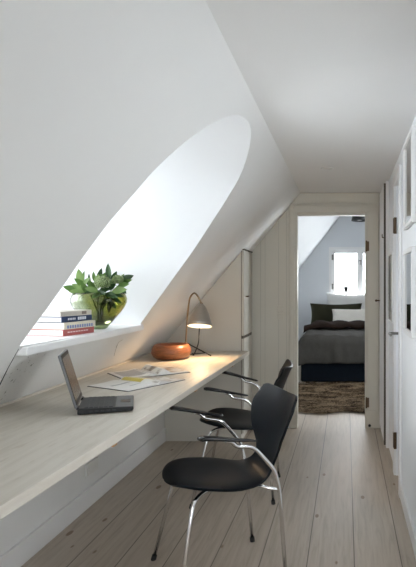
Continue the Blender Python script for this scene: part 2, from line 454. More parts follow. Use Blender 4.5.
b.box(BW0, BW1, BY1 - .018, BY1 - .001, BWZ1, BWZ1 + .045); b.obj('casing', M['trim'], w3)
b = MB(); b.box(BW0 - .06, BW1 + .06, BY1 - .12, BY1 + .02, BWZ0 - .03, BWZ0 - .001); b.obj('sill', M['sill'], w3, bevel=.004)
for hz in (1.68, 1.2):
    b = MB(); b.box(BW0 + .0, BW0 + .03, BY1 + .005, BY1 + .019, hz, hz + .09); b.obj('hinge', M['handle'], w3, bevel=.003)
b = MB(); b.box(.215, .25, BY1 + .005, BY1 + .019, 1.66, 1.675); b.box(.228, .238, BY1 + .005, BY1 + .019, 1.60, 1.675); b.obj('latch', M['handle'], w3)

# bedroom door frame (the leaf is off or swung away)
d1 = group_struct('door_1')
b = MB()
for x0, x1 in ((-.50, DX0), (DX1, .298)):
    b.box(x0, x1, FAR - .022, FAR + .0, 0.001, 1.990)
    b.box(x0 + .012, x1 - .012, FAR - .03, FAR - .02, 0.16, DZ + .045)
b.box(DX0, DX1, FAR - .022, FAR, DZ, 1.990); b.box(DX0 - .03, DX1 + .03, FAR - .03, FAR - .02, DZ + .012, DZ + .07)
b.obj('architrave', M['cream'], d1, bevel=.004)
b = MB(); b.box(DX0, DX0 + .008, FAR - .02, FAR + .07, 0.001, DZ); b.box(DX1 - .008, DX1, FAR - .02, FAR + .07, 0.001, DZ); b.box(DX0, DX1, FAR - .02, FAR + .07, DZ - .008, DZ)
b.obj('door_lining', M['cream'], d1)
for hz in (1.57, .19):
    b = MB(); b.box(DX1 - .004, DX1 + .026, FAR - .036, FAR - .021, hz, hz + .085)
    b.tube([(DX1 + .002, FAR - .04, hz - .006), (DX1 + .002, FAR - .04, hz + .091)], .008, 10); b.obj('hinge', M['bronze'], d1, bevel=.002)
b = MB(); b.ball((DX1 + .03, FAR - .035, .03), .013, sub=2); b.obj('door_stop', M['black'], d1, smooth=True)
# beam above the door with a slanted end
b = MB(); b.prism([(-.478, 1.994), (RW - .03, 1.994), (RW - .03, CZ - .002), (-.412, CZ - .002)], 1, FAR - .035, FAR - .001)
st(b.obj('trim_3', M['cream'], bevel=.004))
# picture-moulding shadow line
b = MB(); b.box(-.51, RW - .03, FAR - .042, FAR - .03, 1.984, 1.996); st(b.obj('trim_4', M['creamwall'], bevel=.002))
# board seams of the far wall
M['seam'] = paint('grey_board_seam', (.42, .40, .35), .6)
b = MB()
for x in (-.76, -.72, -.60, -.53): b.box(x, x + .003, FAR - .002, FAR + .0, .01, sl(x) - .005)
st(b.obj('trim_5', M['seam']))

# door in the right wall
d2 = group_struct('door_2')
b = MB(); b.box(RW + .012, RW + .05, LY0 + .004, LY1 - .004, .008, 1.925); b.obj('door_leaf', M['trim'], d2, bevel=.003)
b = MB(); b.box(RW - .018, RW - .001, LY1, LY1 + .07, .001, 1.99); b.box(RW - .018, RW - .001, LY0 - .065, LY0, .001, 1.99); b.box(RW - .018, RW - .001, LY0, LY1, 1.925, 1.99)
b.obj('architrave', M['trim'], d2, bevel=.004)
for hz in (1.615, .185):
    b = MB(); b.box(RW - .02, RW - .017, LY1 - .002, LY1 + .03, hz, hz + .10); b.tube([(RW - .008, LY1 - .008, hz - .004), (RW - .008, LY1 - .008, hz + .104)], .010, 10)
    b.obj('hinge', M['bronze'], d2, bevel=.001)
b = MB(); b.tube([(RW + .014, LY0 + .05, .972), (RW + .008, LY0 + .05, .972)], .022, 20); b.tube(fillet([(RW + .01, LY0 + .05, .972), (RW - .068, LY0 + .05, .972), (RW - .068, LY0 - .06, .972)], .014), .0085, 12)
b.obj('door_handle', M['handle'], d2, smooth=False)

# ================================================================= THINGS
# ---- desk
t = thing('desk', 'long pale whitewashed wood desk running along the sloping wall', 'desk', (-1.17, 2.6, 0))
ox, oy = 1.17, -2.6
b = MB()
M['edge'] = wood('pale_wood_bead_and_lit_edge', (.64, .595, .52), (.72, .68, .61), (6, .8, 6), .5)
fx = lambda y: -.838 + (y - 1.3) * .0155
poly = [(-1.518 + ox, .2 + oy), (fx(.2) + ox, .2 + oy), (fx(ENDY - .003) + ox, ENDY - .003 + oy), (-1.518 + ox, ENDY - .003 + oy)]
b.prism(poly, 2, .704, .735); b.obj('worktop', M['desk'], t)
b = MB(); b.prism([(fx(.2) + ox + .0003, .2 + oy), (fx(.2) + ox + .006, .2 + oy), (fx(ENDY - .003) + ox + .006, ENDY - .003 + oy), (fx(ENDY - .003) + ox + .0003, ENDY - .003 + oy)], 2, .7035, .7353); b.obj('lit_edge_strip', M['edge'], t, bevel=.002)  # pale front face: window light on the desk edge put into the colour
for yy in (1.98, 3.0, 3.9):
    b = MB(); b.box(-1.475 + ox, fx(yy) - .002 + ox, yy - .016 + oy, yy + .016 + oy, .690, .703); b.obj('support_batten', M['knot'], t, bevel=.003)
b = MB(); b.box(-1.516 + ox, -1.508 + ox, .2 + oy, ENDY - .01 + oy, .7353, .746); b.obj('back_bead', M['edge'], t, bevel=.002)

# ---- tall cabinet left of the door
CX = -.83
t = thing('tall_cabinet', 'tall off-white built-in cupboard under the slope at the far end of the desk', 'cabinet', (-1.1, 4.65, 0))
ox, oy = 1.1, -4.65
def topz(x): return sl(x) - .006
cy0, cy1 = ENDY, FAR - .004
b = MB()
xs = [-1.475, CX - .022]
b.prism([(xs[0] + ox, .001), (xs[1] + ox, .001), (xs[1] + ox, topz(xs[1])), (-1.47 + ox, topz(-1.47)), (xs[0] + ox, topz(-1.475))], 1, cy0 + oy, cy1 + oy)
b.obj('body', M['cab'], t)
tz = 1.553
split = .845
b = MB(); b.box(CX - .019 + ox, CX + ox, cy0 + .001 + oy, cy1 - .008 + oy, split + .012, tz); dd = b.obj('door', M['cab'], t, bevel=.002)
b = MB(); b.tube([(CX + ox, 4.55 + oy, 1.176), (CX + .02 + ox, 4.55 + oy, 1.176)], .005, 10); b.tube([(CX + .018 + ox, 4.53 + oy, 1.176), (CX + .018 + ox, 4.585 + oy, 1.176)], .007, 10); b.obj('knob', M['bronze'], dd)
b = MB(); b.box(CX - .019 + ox, CX + ox, cy0 + .001 + oy, cy1 - .008 + oy, .06, split - .012); b.obj('door', M['cab'], t, bevel=.002)
b = MB(); b.box(CX - .0205 + ox, CX - .006 + ox, cy0 + .006 + oy, cy1 - .006 + oy, split - .014, split + .014); b.box(CX - .0225 + ox, CX - .0185 + ox, cy0 - .0006 + oy, cy0 + .004 + oy, .06, tz); b.obj('finger_gap', M['browngap'], t)
b = MB(); b.box(CX - .0205 + ox, CX + .004 + ox, cy0 + oy, cy1 - .005 + oy, tz + .003, tz + .011); b.obj('top_moulding', M['browngap'], t)

# ---- wall switch and sockets
def plate(name, label, cat, loc, rz, dbl=False):
    t = thing(name, label, cat, loc, rz)
    b = MB(); b.box(-.029, .029, -.009, 0, -.029, .029); b.obj('plate', M['cream'], t, bevel=.004)
    return t
t = plate('light_switch', 'white square light switch on the far wall left of the doorway, above a socket', 'switch', (-.58, FAR - .0005, 1.061), 0)
b = MB(); b.box(-.018, .018, -.014, -.008, -.02, .02); b.obj('rocker', M['cream'], t, bevel=.002)
t = plate('power_socket', 'white square socket on the far wall directly below the light switch', 'socket', (-.58, FAR - .0005, .993), 0)
b = MB(); b.lathe([(.021, -.0), (.021, .002), (.017, .002), (.017, -.003)], 24); b.obj('recess', M['cream'], t).rotation_euler = (PI / 2, 0, 0)
t.children[-1].location = (0, -.009, 0)
t = thing('power_socket', 'white double power socket on the low wall under the desk', 'socket', (-1.4795, 3.19, .215), PI / 2)
b = MB(); b.box(-.075, .075, -.011, 0, -.036, .036); b.obj('plate', M['plastic_white'], t, bevel=.004)
for xx in (-.037, .037):
    b = MB(); b.lathe([(.022, 0), (.022, .003), (.018, .003), (.018, .0005)], 24, cap1=True); o = b.obj('recess', M['plastic_white'], t); o.rotation_euler = (PI / 2, 0, 0); o.location = (xx, -.010, 0)

# ---- downlight
t = thing('ceiling_light', 'small round recessed downlight in the hallway ceiling', 'light', (-.13, 3.83, CZ))
b = MB(); b.lathe([(.030, -.001), (.034, -.006), (.045, -.005), (.046, -.0005)], 32); b.obj('ring', M['trim'], t, smooth=True)
b = MB(); b.lathe([(.031, -.002), (.018, -.003), (.001, -.004)], 32); b.obj('lens', M['plastic_white'], t, smooth=True)

# ---- right wall: built-in wardrobe
t = thing('wardrobe', 'narrow white built-in wardrobe in the far right corner beside the doorway', 'wardrobe', (.33, 4.57, 0))
ox, oy = -.33, -4.57
b = MB(); b.box(.312 + ox, RW - .001 + ox, 4.28 + oy, 4.845 + oy, .001, CZ - .003); b.obj('body', M['trim'], t)
b = MB(); b.box(.294 + ox, .311 + ox, 4.31 + oy, 4.84 + oy, .05, 2.065); dd = b.obj('door', M['trim'], t, bevel=.002)
b = MB(); b.tube([(.294 + ox, 4.77 + oy, 1.135), (.262 + ox, 4.77 + oy, 1.135)], .006, 10); b.ball((.262 + ox, 4.77 + oy, 1.135), .011, sub=2); b.obj('knob', M['bronze'], dd, smooth=True)
b = MB(); b.box(.296 + ox, .3115 + ox, 4.300 + oy, 4.308 + oy, .02, 2.065); b.obj('shadow_gap', M['browngap'], t)
b = MB(); b.tube(fillet([(.3 + ox, 4.288 + oy, 1.64), (.282 + ox, 4.288 + oy, 1.64), (.282 + ox, 4.288 + oy, 1.665)], .006), .004, 8); b.obj('hook', M['bronze'], t)

# ---- picture frames on the right wall
def frame(label, yc, zc, w, h, fw=.022, dep=.022, mat=.05, grp=None):
    t = thing('picture_frame', label, 'picture', (RW - .001, yc, zc), 0)
    b = MB()
    b.box(-dep, 0, -w / 2, -w / 2 + fw, -h / 2, h / 2); b.box(-dep, 0, w / 2 - fw, w / 2, -h / 2, h / 2)
    b.box(-dep, 0, -w / 2 + fw, w / 2 - fw, -h / 2, -h / 2 + fw); b.box(-dep, 0, -w / 2 + fw, w / 2 - fw, h / 2 - fw, h / 2)
    b.obj('frame', M['trim'], t, bevel=.002)
    b = MB(); b.box(-.008, -.002, -w / 2 + fw, w / 2 - fw, -h / 2 + fw, h / 2 - fw); b.obj('mount', M['paper'], t)
    b = MB(); b.box(-.0095, -.008, -w / 2 + fw + mat, w / 2 - fw - mat, -h / 2 + fw + mat * 1.2, h / 2 - fw - mat * 1.2); b.obj('print', M['print'], t)
    b = MB(); a_, h_ = w / 2 - fw, h / 2 - fw; b.quad((-.0125, -a_, -h_), (-.0125, a_, -h_), (-.0125, a_, h_), (-.0125, -a_, h_)); b.obj('glazing', M['glazing'], t)
    return t
frame('white framed picture, upper of the two nearest on the right wall', 2.825, 1.80, .40, .46)
frame('white framed picture, lower of the two nearest on the right wall', 2.825, 1.235, .40, .44)
frame('thin white framed picture far along the right wall, between little door and wardrobe', 4.03, 1.25, .42, .50, .014, .016, .05)

# ---- armchairs
def make_chair(label, loc, rz):
    t = thing('armchair', label, 'chair', loc, rz, None)
    prof = [Vector((p.x, p.y, 0)) for p in spline([Vector((*q, 0)) for q in [(.245, .466), (.225, .472), (.19, .475), (.13, .473), (.06, .464), (-.04, .447), (-.11, .435), (-.166, .441), (-.204, .488), (-.228, .57), (-.254, .635), (-.278, .70), (-.297, .75), (-.312, .786)]], 10)]
    Ls = [0]
    for i in range(1, len(prof)): Ls.append(Ls[-1] + (prof[i] - prof[i - 1]).length)
    Ls = [x / Ls[-1] for x in Ls]
    def at(u):
        for i in range(1, len(Ls)):
            if u <= Ls[i]:
                k = (u - Ls[i - 1]) / (Ls[i] - Ls[i - 1]); return prof[i - 1].lerp(prof[i], k)
        return prof[-1]
    wk = spline([Vector(q) for q in [(.24, .232, 0), (.29, .233, 0), (.35, .222, 0), (.42, .192, 0), (.49, .154, 0), (.55, .124, 0), (.60, .115, 0), (.65, .134, 0), (.72, .180, 0), (.80, .218, 0), (.88, .238, 0), (.94, .242, 0), (1.0, .232, 0)]], 6)
    def wd(u):
        if u < .24: return .220 * max(.0, 1 - (1 - u / .24) ** 2.15) ** (1 / 2.15) + .012
        for a, c in zip(wk, wk[1:]):
            if u <= c.x: return a.y + (c.y - a.y) * (u - a.x) / (c.x - a.x)
        return wk[-1].y
    us = [.0, .004, .012, .025, .045, .07,   .10, .14, .19] + [.24 + .76 * i / 30 for i in range(31)]
    rows = []
    for u in us:
        f_, z = at(u).x, at(u).y; w = wd(u); row = []
        for j in range(-10, 11):
            v = j / 10; n = v * w
            ff, zz = f_, z
            if u < .5: zz += -.012 * (1 - v * v) * math.sin(PI * min(1, u / .5)) - .014 * v ** 6 * math.sin(PI * min(1, u / .5)) ** .5 - .016 * max(0, 1 - u / .07) ** 2
            if u > .5:
                k = min(1, (u - .5) / .25); ff += .045 * v * v * k * (w / .21) ** 2
            if u > .84:
                k = ((u - .84) / .16) ** 1.3; zz += k * (-.016 + .036 * v * v - .060 * abs(v) ** 9)
                n *= 1 - .06 * k * abs(v) ** 9
            row.append((ff, n, zz))
        rows.append(row)
    b = MB(); b.grid(rows); b.obj('seat_shell', M['shell'], t, smooth=True, solid=.011, bevel=.003, sub=1)
    r = .0085
    b = MB(); b.box(-.07, .07, -.05, .05, .408, .420); b.lathe([(.001, .398), (.055, .398), (.06, .410)], 24); b.obj('underframe', M['chrome'], t, bevel=.003)
    for s in (-1, 1):
        path = fillet([(.0, s * .03, .414), (.13, s * .150, .421), (.165, s * .18, .405), (.247, s * .262, .012)], .03)
        b = MB(); b.tube(path, r, 12); lg = b.obj('leg', M['chrome'], t, smooth=True)
        b = MB(); b.tube([(.2495, s * .264, .0), (.245, s * .2595, .022)], .012, 12); b.obj('rubber_foot', M['black'], lg)
        path = fillet([(-.212, s * .224, .012), (-.178, s * .236, .41), (-.155, s * .242, .50), (-.062, s * .247, .612), (.015, s * .265, .628), (.035, s * .268, .652), (.06, s * .273, .658)], .03)
        b = MB(); b.tube(path, r, 12); b.tube([(-.03, s * .03, .412), (-.178, s * .233, .412)], .007, 10); lg = b.obj('leg', M['chrome'], t, smooth=True)
        b = MB(); b.tube([(-.213, s * .2235, .0), (-.2105, s * .2245, .022)], .012, 12); b.obj('rubber_foot', M['black'], lg)
        pp = spline([(-.072, s * .245, .634), (-.03, s * .253, .644), (.03, s * .266, .657), (.09, s * .279, .672), (.14, s * .289, .683), (.172, s * .296, .686)], 5)
        rr = [.011 + .013 * min(1, i / (len(pp) - 1) * 1.4) for i in range(len(pp))]; rr[-1] = .013; rr[-2] = .019; rr[0] = .008
        b = MB(); b.tube(pp, rr, 14, flat=.42, up=(0, 0, 1)); b.obj('armrest', M['blackpad'], t, smooth=True)
    for s in (-1, 1):
        b = MB(); b.ball((-.237, s * .180, .655), .006, sub=2); b.obj('bolt', M['chrome'], t, smooth=True)
    return t
ca = PI + math.radians(28)
make_chair('black moulded armchair with chrome legs nearest the camera', (-.546, 2.426, 0), ca)
make_chair('black moulded armchair with chrome legs farther away, behind the nearest chair', (-.645, 3.40, 0), PI + math.radians(3))

# ---- laptop
t = thing('laptop', 'open black laptop with dark screen on the desk', 'laptop', (-1.036, 2.402, .7355), math.radians(-17 + 0))
t.rotation_euler = (0, 0, math.radians(21))
# local x: hinge to front edge, local y: across
b = MB(); b.prism([(-.113, .004), (.096, .004), (.101, .012), (.101, .022), (-.113, .028)], 1, -.126, .126); bs = b.obj('base', M['blackmetal'], t, bevel=.003)
M['lapgrey'] = paint('dark_grey_plastic', (.022, .023, .025), .4, .08)
b = MB(); b.prism([(.03, .0240), (.100, .0220), (.100, .0232), (.03, .0254)], 1, -.122, .122); b.obj('palm_rest', paint('mid_grey_plastic', (.12, .124, .13), .45), bs)
b = MB()
for r_ in range(6):
    n = 14 if r_ < 5 else 8
    xx = -.088 + r_ * .0185
    for k in range(n):
        wk = .234 / n; y = -.117 + k * wk; z = .0275 - (xx + .1) * .026
        b.box(xx, xx + .0155, y + .0012, y + wk - .0012, z - .001, z + .0028)
b.obj('keyboard', paint('dark_grey_keycaps', (.045, .047, .05), .5), bs)
b = MB(); b.box(.048, .088, -.030, .030, .0215, .0250); b.obj('touchpad', M['blackpad'], bs, bevel=.001)
b = MB()
for k in range(5): b.box(-.07 + k * .022, -.056 + k * .022, -.1272, -.1255, .010, .017)
b.obj('ports', M['lapgrey'], bs)
tilt = math.radians(16)
lidM = Matrix.Translation((-.112, 0, .027)) @ Matrix.Rotation(-tilt, 4, 'Y')
b = MB(); b.M = lidM; b.box(-.010, .0, -.126, .126, .004, .233); lid = b.obj('lid', paint('silver_grey_plastic', (.16, .165, .17), .4), t, bevel=.004)
b = MB(); b.M = lidM; b.box(.0002, .0016, -.121, .121, .016, .228); b.obj('bezel', M['blackmetal'], lid)
def mk_screen():
    tt = NT('switched_off_glossy_display'); v = tt.coords(); n = tt.noise(v, 3, 2)
    return tt.bsdf(tt.ramp(n, [(.3, (.06, .045, .036)), (.7, (.09, .068, .056))]), .22)
b = MB(); b.M = lidM; b.box(.0016, .0022, -.114, .114, .032, .214); b.obj('display', mk_screen(), lid)
for yy in (-.10, .10):
    b = MB(); b.tube([(-.112, yy - .02, .028), (-.112, yy + .02, .028)], .006, 10); b.obj('hinge', M['blackmetal'], t)

# ---- magazines
def magazine(label, loc, ang, pw, ph, pics, th=.006, curl=.03):
    """open magazine: local x across the spread, local y up the page"""
    t = thing('magazine', label, 'magazine', loc, ang)
    def surf(side, lift, inset=0):
        rows = []
        for i in range(13):
            u = i / 12; x = side * (u * (pw - inset) + .0005)
            z = .0015 + lift + th * (1 - u * .55) * (1 - math.exp(-u * 14)) + curl * math.exp(-((u - .2) / .15) ** 2) * (1 if side > 0 else .25) * .45
            rows.append([(x, y, z) for y in [(-ph / 2 + inset) + (ph - 2 * inset) * k / 6 for k in range(7)]])
        return rows
    b = MB(); b.box(-pw - .006, pw + .006, -ph / 2 - .005, ph / 2 + .005, 0, .0022); b.obj('cover', M['blackmetal'], t)
    for side, m in ((-1, M['paper']), (1, M['paper'])):
        top = surf(side, 0); bot = [[(x, y, .0016) for x, y, z in r] for r in top]
        b = MB(); b.grid(top); b.grid(bot)
        for k in (0, 6): b.grid([[r[k] for r in top], [r[k] for r in bot]])
        b.grid([top[0], bot[0]]); b.grid([top[-1], bot[-1]])
        pg = b.obj('page_block', m, t, smooth=False)
        for (u0, u1, v0, v1, mm, sd) in pics:
            if sd != side: continue
            S = surf(side, .0007)
            def pt(u, v):
                i = u * 12; i0 = min(11, int(i)); k = i - i0
                a, c = S[i0][0], S[i0 + 1][0]
                return (a[0] + (c[0] - a[0]) * k, -ph / 2 + ph * v, a[2] + (c[2] - a[2]) * k)
            b = MB(); b.grid([[pt(u0 + (u1 - u0) * i / 8, v0 + (v1 - v0) * j / 2) for j in range(3)] for i in range(9)])
            b.obj('page_print_and_shade', M[mm], pg)
    return t
C0 = Vector((-1.089, 2.755, 0)); U = Vector((-.88, .475, 0)); V = Vector((.475, .88, 0))
ctr = C0 + U * .153 + V * .19
magazine('open magazine with white pages and a yellow block, nearer the laptop', (ctr.x, ctr.y, .7355), math.atan2(V.y, V.x), .19, .30,
         [(.62, .97, .04, .48, 'photo_brown', 1), (.12, .8, .55, .62, 'grey_print', -1), (.15, .55, .30, .33, 'grey_print', -1), (.02, .55, .45, .97, 'yellow', 1), (.06, .60, .04, .42, 'dark_print_and_shade', 1), (.6, .95, .5, .95, 'dark_print_and_shade', 1)], .006, .03)
C1 = Vector((-1.482, 3.33, 0)); D1 = Vector((.64, -.77, 0)); D2 = Vector((.77, .64, 0))
ctr = C1 + D1 * .15 + D2 * .20 + Vector((.035, .0, 0))
magazine('open magazine with curling page and a brown picture, nearer the wooden bowl', (ctr.x, ctr.y, .7355), math.atan2(D2.y, D2.x), .195, .28,
         [(.1, .9, .15, .9, 'grey_print', -1), (.02, .30, .03, .97, 'dark_print_and_shade', 1), (.34, .96, .08, .92, 'photo_brown', 1), (.30, .36, .03, .97, 'dark_print_and_shade', 1)], .008, .062)  # dark strips over the curl: its shade painted on the page

# ---- wooden bowl
t = thing('wooden_bowl', 'round reddish-brown turned wooden bowl on the desk beside the lamp', 'bowl', (-1.265, 3.985, .7355))
b = MB(); b.lathe([(.001, 0), (.085, 0), (.105, .004), (.128, .022), (.139, .048), (.137, .072), (.127, .094), (.117, .105), (.112, .107), (.107, .105), (.114, .085), (.122, .06), (.118, .035), (.095, .018), (.001, .014)], 56)
b.obj('bowl_body', M['bowl'], t, smooth=True)

# ---- desk lamp (leans towards the room as it rises)
LY = 4.15
def lp(px, py, y=LY): s = F / y; return Vector(((px - VX) / s, y, EYE + (VY - py) / s))
base = lp(188, 350, LY); base.z = .7355
t = thing('desk_lamp', 'lit brushed metal table lamp with cone shade and tripod base on the desk', 'lamp', base)
Lc = lambda p: Vector(p) - base
apex = Lc(lp(201.3, 304.6, 3.97))
stem0 = Lc((lp(184.6, 354).x, LY + .01, .742))
path = spline([stem0, Lc(lp(187, 322, 4.08)), Lc(lp(188.8, 304, 4.03)), Lc(lp(190.4, 297, 4.0)), Lc(lp(194.2, 293.2, 3.98)), Lc(lp(198, 296.5, 3.97)), apex + Vector((0, 0, .010))], 8)
b = MB(); b.tube(path, .0062, 12); b.obj('stem', M['brass'], t, smooth=True)
hub = Lc(lp(185.8, 342.5, 4.125))
b = MB(); b.ball(hub, .011, sub=2); b.obj('joint', M['brass'], t, smooth=True)
foot1 = Lc((lp(209.8, 355, 4.12).x, 4.14, .7405)); foot2 = Lc((lp(200, 349).x, LY + .15, .7405))
for ft in (foot1, foot2):
    b = MB(); b.tube([hub, ft], .0045, 10); lg = b.obj('leg', M['blackmetal'], t, smooth=True)
    b = MB(); b.ball(ft, .0055, sub=2); b.obj('foot_cap', M['black'], lg, smooth=True)
b = MB(); b.tube([stem0, foot2], .004, 10); b.obj('brace', M['blackmetal'], t, smooth=True)
# cord from the shade to the desk
b = MB(); b.tube(spline([apex + Vector((-.022, .05, -.10)), apex + Vector((-.03, .055, -.2)), apex + Vector((-.036, .05, -.29)), Lc((-1.155, LY + .02, .7405)), Lc((-1.19, LY + .12, .7395))], 6), .0042, 8); b.obj('cord', M['black'], t, smooth=True)
sh = [(.012, .006), (.018, 0), (.030, -.012), (.044, -.033), (.058, -.062), (.071, -.098), (.081, -.132), (.0875, -.158)]
tiltM = Matrix.Translation(apex) @ Matrix.Rotation(math.radians(-15), 4, 'X') @ Matrix.Translation(-apex)
b = MB(); b.M = tiltM; b.lathe(sh + [(.0865, -.158)] + [(max(.004, r - .0012), z - .001) for r, z in sh[::-1][1:]], 48, c=apex); shade = b.obj('lamp_shade', M['steel'], t, smooth=True)
b = MB(); b.M = tiltM; b.lathe([(max(.004, r - .0022), z - .002 + (.002 if k == 7 else 0)) for k, (r, z) in enumerate(sh)], 48, c=apex); b.obj('shade_lining', M['plastic_white'], shade, smooth=True)
b = MB(); b.M = tiltM; b.lathe([(.004, .014), (.012, .012), (.013, .0), (.010, -.003)], 24, c=apex); b.obj('shade_cap', M['brass'], t, smooth=True)
b = MB(); b.M = tiltM; b.ball(apex + Vector((0, 0, -.105)), .026, (1, 1, 1.15), 3); b.obj('bulb', M['bulb'], t, smooth=True)

# ---- books
spine = MB
bk0 = Vector((-1.360, 2.645, SZ)); ay = math.atan2(.225, .045)     # spine direction
def rmat(name, c): return paint(name, c, .5, .06, 20)
books = [('red book at the bottom of the stack on the window sill', (.42, .11, .10), .0315, .232, .235, 0, (.80, .62, .58)),
         ('thick beige book with blue lettering, second from the bottom of the sill stack', (.66, .62, .50), .0325, .222, .228, .002, (.16, .22, .42)),
         ('navy blue book with white lettering, second from the top of the sill stack', (.028, .05, .115), .028, .235, .235, -.012, (.75, .78, .82)),
         ('grey-beige book on top of the stack on the window sill', (.56, .52, .46), .025, .24, .225, -.02, (.20, .16, .14))]
z = .0005
for i, (lab, c, h, w, ln, off, ink) in enumerate(books):
    t = thing('book', lab, 'book', bk0 + Vector((off + .0, .004 * i, z)), ay - PI / 2 + (.02, -.015, .03, -.02)[i], 'books stacked on the window sill')
    cm = rmat('book_cloth', c); im = rmat('book_ink', ink)
    # local y along the spine, local -x into the sill
    b = MB(); b.box(-w, 0, 0, ln, 0, .003); b.box(-w, 0, 0, ln, h - .003, h); b.box(-.003, .001, 0, ln, 0, h); cv = b.obj('cover', cm, t, bevel=.001)
    b = MB(); b.box(-w + .004, -.003, .003, ln - .003, .003, h - .003); b.obj('page_block', M['pages'], t)
    b = MB()
    if i == 2:
        for k in range(5): b.box(.001, .0016, .045 + k * .012, .053 + k * .012, .010, .020)
        for k in range(4): b.box(.001, .0016, .120 + k * .017, .133 + k * .017, .0075, .0225)
    elif i == 1:
        for k in range(11): b.box(.001, .0016, .02 + k * .0175, .0315 + k * .0175, .004, .019)
    elif i == 0:
        for k in range(8): b.box(.001, .0016, .03 + k * .02, .045 + k * .02, .0145, .020)
    else:
        b.box(.001, .0016, .150, .185, .006, .021)
    b.obj('spine_marks', im, cv)
    z += h + .0004

# ---- vase with cut stems
VC = Vector((-1.392, 3.10, SZ + .0005))
t = thing('glass_vase', 'wide green glass vase holding flowers on the window sill', 'vase', VC)
outp = [(.001, 0), (.034, 0), (.042, .004), (.054, .020), (.080, .050), (.110, .086), (.134, .120), (.147, .150), (.148, .172), (.141, .192), (.134, .204)]
inn = [(.130, .204), (.137, .190), (.143, .171), (.142, .150), (.129, .121), (.104, .089), (.073, .057), (.044, .036), (.026, .030), (.001, .029)]
b = MB(); b.lathe(outp + inn, 64); b.obj('vase_body', M['vase'], t, smooth=True)

def leaf(bb, base, direction, up, ln, wd, curl=.25):
    d = Vector(direction).normalized(); u = Vector(up); u = (u - d * u.dot(d)).normalized(); s = d.cross(u)
    rows = []
    N = 8
    for i in range(N + 1):
        k = i / N; w = wd * (math.sin(PI * min(1, k * .92 + .06)) ** .85) * (1 - .25 * k) if i < N else .0005
        c = Vector(base) + d * ln * k * (1 - .1 * curl * k) - u * ln * curl * k * k
        rows.append([c + s * w * v + u * w * .35 * abs(v) for v in (-1, -.5, 0, .5, 1)])
    bb.grid(rows)

def vp(px, py, dy=0):
    y = VC.y + dy; s = F / y; return Vector(((px - VX) / s, y, EYE + (VY - py) / s))
def zp(zx, zy, dy): return vp(60 + zx / 5.2, 255 + zy / 5.2, dy)
def stalk(name, label, cat, tip, foot, leaves, head=None):
    """a cut stalk: foot stands in the vase, the tip is given in the room"""
    f0 = VC + Vector(foot)
    t = thing(name, label, cat, f0, 0, 'cut stems standing in the green vase')
    tip = Vector(tip); mid = VC + Vector((foot[0] * .2 + (tip.x - VC.x) * .5, foot[1] * .2 + (tip.y - VC.y) * .5, .185))
    P = spline([Vector((0, 0, 0)), mid - f0, (tip - f0)], 8)
    b = MB(); b.tube(P, [.0042 - .0018 * i / (len(P) - 1) for i in range(len(P))], 7)
    out = []
    for (bx, by, tx, ty, dy0, dy1, wd, m) in leaves:
        p0 = zp(bx, by, dy0) - f0; p1 = zp(tx, ty, dy1) - f0
        a = min(P[len(P) // 2:], key=lambda q: (q - p0).length + .6 * max(0, q.z - p0.z))
        if (a - p0).length > .004: b.tube([a, a.lerp(p0, .6) + Vector((0, 0, .004)), p0], .0016, 6)
        out.append((p0, p1 - p0, wd, m))
    b.obj('stalk', M['stem'], t, smooth=True)
    rl = random.Random(label)
    for p0, d, wd, m in out:
        up = Vector((rl.uniform(-.5, .5), -.8, .45)) if abs(d.normalized().z) < .75 else Vector((rl.uniform(-.6, .6), -1, .1))
        b = MB(); leaf(b, p0, d, up, d.length, wd, rl.uniform(-.02, .12)); b.obj('leaf', M[m], t, smooth=True)
    if head:
        r = head; b = MB(); c = P[-1] + Vector((0, 0, r * .1))
        n = 110
        for k in range(n):
            zz = 1 - 1.8 * (k + .5) / n; th = k * 2.39996; rr = math.sqrt(max(0, 1 - zz * zz))
            q = c + Vector((rr * math.cos(th) * r, rr * math.sin(th) * r, zz * r * .9)) * rl.uniform(.9, 1.08)
            b.ball(q, r * rl.uniform(.10, .16), (1, 1, 1), 1)
        b.ball(c, r * .84, (1, 1, .88), 2)
        b.obj('flower_head', M['floret'], t, smooth=True, weld=False)
    return t
stalk('flower_stem', 'stem with the largest round pale green flower head, front of the vase', 'flower', zp(220, 148, -.09), (.008, -.012, .03),
      [(200, 190, 128, 172, -.10, -.13, .020, 'leafpale'), (215, 195, 165, 225, -.11, -.15, .018, 'leaf'), (235, 200, 300, 222, -.10, -.13, .02, 'leafdark')], .039)
stalk('flower_stem', 'stem with a smaller pale green flower head at the right of the bouquet', 'flower', zp(300, 132, -.03), (-.010, -.004, .03),
      [(270, 192, 348, 180, -.08, -.10, .026, 'leafpale'), (300, 165, 360, 150, -.06, -.06, .022, 'leaf')], .029)
stalk('leafy_branch', 'leafy branch with tall dark leaf rising highest above the vase', 'branch', zp(262, 130, .02), (-.012, 0, .03),
      [(262, 128, 247, 42, .02, .02, .023, 'leafdark'), (250, 140, 208, 98, .0, -.02, .017, 'leaf'), (268, 135, 296, 85, .02, .03, .015, 'leafdark'), (262, 150, 300, 118, .0, -.03, .018, 'leaf')])
stalk('leafy_branch', 'leafy branch with broad dark leaf pointing out to the right of the vase', 'branch', zp(312, 150, .01), (-.02, .004, .03),
      [(305, 150, 383, 106, .01, .0, .030, 'leafdark'), (312, 160, 375, 128, -.01, -.03, .022, 'leaf'), (310, 145, 335, 98, .02, .03, .018, 'leaf'), (305, 175, 345, 200, -.03, -.06, .018, 'leafdark')])
